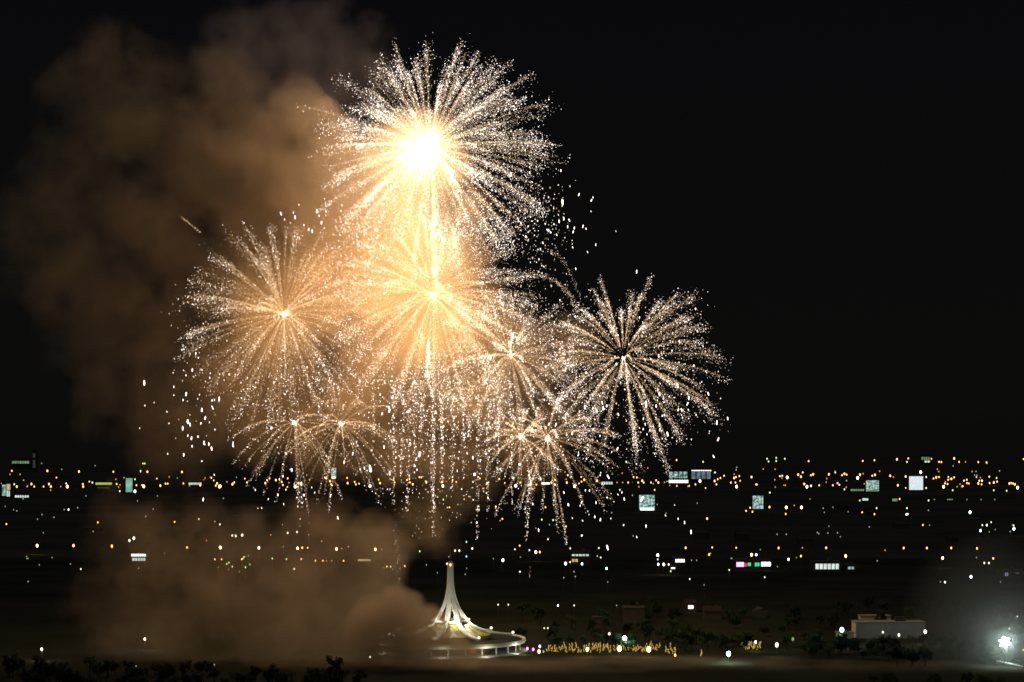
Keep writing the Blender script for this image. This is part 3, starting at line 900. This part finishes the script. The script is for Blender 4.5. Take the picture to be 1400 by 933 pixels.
def board(px0, px1, pyt, pyb, g, label, strip=None, leg=4.0):
    """a lit billboard on two posts"""
    Y = GY(pyb, leg)
    k = Y / F
    p = P((px0 + px1) / 2, pyb, Y)
    w, h = (px1 - px0) * k, (pyb - pyt) * k
    root = empty('billboard', (p.x, Y, 0), label, 'billboard')
    MB().box(-w / 2, w / 2, -.1, .5, leg, leg + h).build('panel', G[g], root)
    fr = MB()
    t = w * .02 + .1
    fr.box(-w / 2 - t, w / 2 + t, -.2, .6, leg + h + .003, leg + h + t).box(-w / 2 - t, w / 2 + t, -.2, .6, leg - t, leg - .003)
    fr.box(-w / 2 - t, -w / 2 - .003, -.2, .6, leg, leg + h).box(w / 2 + .003, w / 2 + t, -.2, .6, leg, leg + h)
    fr.build('frame', M['metal'], root)
    for s in (-.3, .3):
        MB().box(w * s - .4, w * s + .4, -.05, .55, 0, leg - t - .003).build('post', M['metal'], root)
    if strip:
        MB().box(-w * .42, w * .42, -.5, -.21, leg + .1, leg + h * .16).build('lamp_strip', G[strip], root)
    return root


bld(2, 15, 660, 681, 'shop block at the far left edge with a warm lit front', wins=((3, 8, 663, 678, 'win_teal', 1), (9, 14, 662, 670, 'win_warm', 1), (9, 14, 671, 679, 'win_white', 2)))
bld(19, 41, 676, 683, 'low hall with a white strip of windows at far left', wins=((20.5, 40, 677.5, 680.5, 'win_white', 6),))
bld(15, 42, 628, 642, 'distant block with a yellow-green lit top floor', wins=((16.5, 40.5, 630.5, 634, 'win_green', 7),))
bld(43.5, 50, 616, 645, 'slender dim tower left on the horizon', wins=((45, 48.5, 620, 626, 'win_dim', 2), (45, 48.5, 629, 640, 'win_dim', 2)))
bld(129, 155, 658, 676, 'dark block with a yellow strip of light along its top', wins=((130.5, 153, 660, 663, 'win_yellow', 1), (133, 150, 666, 668, 'win_dim', 5)))
bld(179, 200.5, 744, 769, 'brown shopfront with a row of white lights and green windows', 'brown_wall', wins=((179.5, 200, 757.5, 761, 'win_bright', 7), (181, 199.5, 763, 767, 'win_white', 5)))
bld(257, 278, 657, 667, 'low far block with a pale strip of windows left of the bursts', wins=((258, 276, 660, 663, 'win_white', 7),))
bld(739, 753, 658, 666, 'small far block with a bright white strip under the low right burst', wins=((740.5, 751.5, 660, 662.5, 'win_bright', 1),))
bld(821, 839, 657, 666, 'far block with a greenish window strip right of the low burst', wins=((822.5, 838, 659, 662.5, 'win_white', 5),))
bld(913, 942, 642, 662, 'large mall block with a teal glowing front', wins=((915, 941, 645, 654, 'win_teal', 4), (914.5, 941.5, 656.5, 660.5, 'win_bright', 8)))
bld(944, 974, 642, 661, 'large blue-lit block joined right of the teal mall', wins=((945.5, 973, 645, 655, 'win_blue', 4), (945.5, 973, 643, 644.2, 'win_bright', 9)))
bld(1259, 1273, 623, 636, 'green lit block on the horizon at right', wins=((1260, 1271.5, 625, 629, 'win_green', 4), (1264, 1272, 630, 632.5, 'win_white', 2)))
bld(1161, 1184, 667, 674, 'low block with a dotted strip of windows left of the teal billboard', wins=((1163, 1182, 669, 671.5, 'win_green', 8),))
bld(1176, 1189, 680, 687, 'low block with one pale window below the teal billboard', wins=((1179, 1187, 681.5, 684.5, 'win_white', 1),))
bld(1218, 1230, 680, 688, 'low block with one greenish window left of the white billboard', wins=((1220, 1227, 682, 685.5, 'win_green', 1),))
bld(1294, 1304, 681, 687, 'low block with a faint green strip at right', wins=((1295, 1303, 682.3, 684, 'win_green', 4),))
bld(1112, 1150, 768.5, 781, 'showroom with a long greenish white lit front', wins=((1115, 1148, 771, 778.5, 'win_white', 6),))
bld(1157, 1171, 773, 781, 'small shop with two teal windows beside the showroom', wins=((1159.5, 1168.5, 775, 778.5, 'win_teal', 2),))
bld(922, 938, 763, 773, 'block with five bright upstairs windows', wins=((923.5, 936.5, 764.7, 769, 'win_bright', 5),))
bld(1005, 1054, 766, 780, 'neon shopfront with magenta, green and white panels', wins=((1007, 1017, 769, 775, 'magenta', 1), (1018, 1021, 770, 775, 'red', 1), (1022.5, 1026.5, 769.5, 774, 'win_greenlit', 1), (1032, 1039, 769.5, 774.5, 'win_greenlit', 2), (1041, 1054, 769, 774, 'violet', 5)))
bld(780, 807, 755, 773, 'block with a white window row over an orange one', wins=((782, 806, 758, 760.5, 'win_white', 5), (782, 791, 764.5, 768.5, 'win_warm', 2)))
bld(916, 925, 774.5, 781, 'small block with a bright zigzag white sign', wins=((917.5, 923.5, 776, 778, 'win_bright', 2),))
bld(1371, 1397, 781, 793, 'dim block with faint blue windows at the right edge', wins=((1374, 1379, 783, 788, 'win_blue', 2), (1388, 1394, 782.5, 785, 'win_dim', 2)))
bld(488, 508, 762, 771, 'low block with six small warm windows behind the smoke', wins=((489.5, 507, 764.5, 767.5, 'win_warm', 6),))
bld(938, 952, 825, 838, 'dark house with one white lit window in the park woods', wins=((941, 948, 828, 832.5, 'win_bright', 1),), roof='gable')
bld(1170, 1265, 852, 873, 'long low hall with blank white walls in the park', 'white_paint', 14, roof='slab')
bld(1177, 1218, 843, 848, 'flat white roofed shelter behind the long white hall', 'white_paint', 10)
bld(1146, 1168, 866, 878, 'small pale annex left of the long white hall', 'white_paint', 8)
bld(853, 881, 832, 853, 'grey windowless block in the woods behind the teal lamp', 'dark_wall', 16)
bld(811, 829, 845, 852, 'low grey shed left of the windowless block', 'dark_wall', 10)
bld(1031, 1049, 836, 845, 'domed hall faintly seen in the woods', 'dark_wall', 14, roof='dome')
bld(963, 986, 836, 847, 'faint low house left of the domed hall', 'dark_wall', 10, roof='gable')
board(172, 181, 654, 673, 'board_green', 'green lit billboard in the far left row of lights', None, 8)
board(453, 459.5, 640, 654.5, 'board_teal', 'narrow teal billboard seen through falling sparks', 'white', 12)
board(874, 895, 677, 698, 'board_teal', 'teal billboard with a bright white strip below the mall', 'win_bright')
board(1029, 1043.5, 678, 696, 'board_teal', 'pale square billboard right of the teal one, in dark blocks', None)
board(1184, 1201.5, 657, 672, 'board_teal', 'teal billboard with a bright lamp at its right corner', 'win_green', 8)
board(1243, 1262, 651.5, 670, 'board_white', 'brilliant blank white billboard on the right', None, 8)

# dark low houses filling the blocks between the lamps
for i in range(16):
    y = R.uniform(690, 750)
    x = R.uniform(0, 1400)
    w = R.uniform(9, 16) * F / GY(y)
    Y = GY(y)
    k = Y / F
    bw, bh, bd = R.uniform(9, 18), R.uniform(4, 9), R.uniform(8, 14)
    p = P(x, y, Y)
    root = empty('house', (p.x, Y, 0), 'low unlit house in the dark city blocks', 'house', 'unlit houses of the dark blocks', R.uniform(-.4, .4))
    MB().box(-bw / 2, bw / 2, 0, bd, 0, bh).build('wall', M['dark_wall'], root)
    MB().poly([(-bw / 2 - .5, -.6, bh + .003), (bw / 2 + .5, -.6, bh + .003), (bw / 2 + .5, bd + .6, bh + .003), (-bw / 2 - .5, bd + .6, bh + .003), (-bw / 2 - .5, bd / 2, bh + 3), (bw / 2 + .5, bd / 2, bh + 3)],
              [(0, 3, 2, 1), (0, 1, 5, 4), (2, 3, 4, 5), (1, 2, 5), (3, 0, 4)]).build('roof', M['roof_tile'], root)

# parked white boats / stall row and hedge under the big floodlight
for i in range(10):
    x = 1364 + i * 3.7 + R.uniform(-.4, .4)
    yb = 908 + i * .85
    Y = GY(yb)
    p = P(x, yb, Y)
    root = empty('stall', (p.x, Y, 0), 'small white canopy stall in the row under the big floodlight', 'stall', 'white stalls under the floodlight')
    MB().poly([(-.62, -.6, 1.5), (.62, -.6, 1.5), (.62, .6, 1.5), (-.62, .6, 1.5), (0, 0, 2.1)], [(0, 3, 2, 1), (0, 1, 4), (1, 2, 4), (2, 3, 4), (3, 0, 4)]).build('canopy', M['white_paint'], root)
    for sx in (-.55, .55):
        for sy in (-.55, .55):
            MB().box(sx - .03, sx + .03, sy - .03, sy + .03, 0, 1.49).build('leg', M['metal'], root)
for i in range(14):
    tree(1366 + i * 2.7, 903 + i * .5, 3, .42, 'small clipped shrub behind the white stalls, lamplight put into its green', 'shrubs behind the stalls')
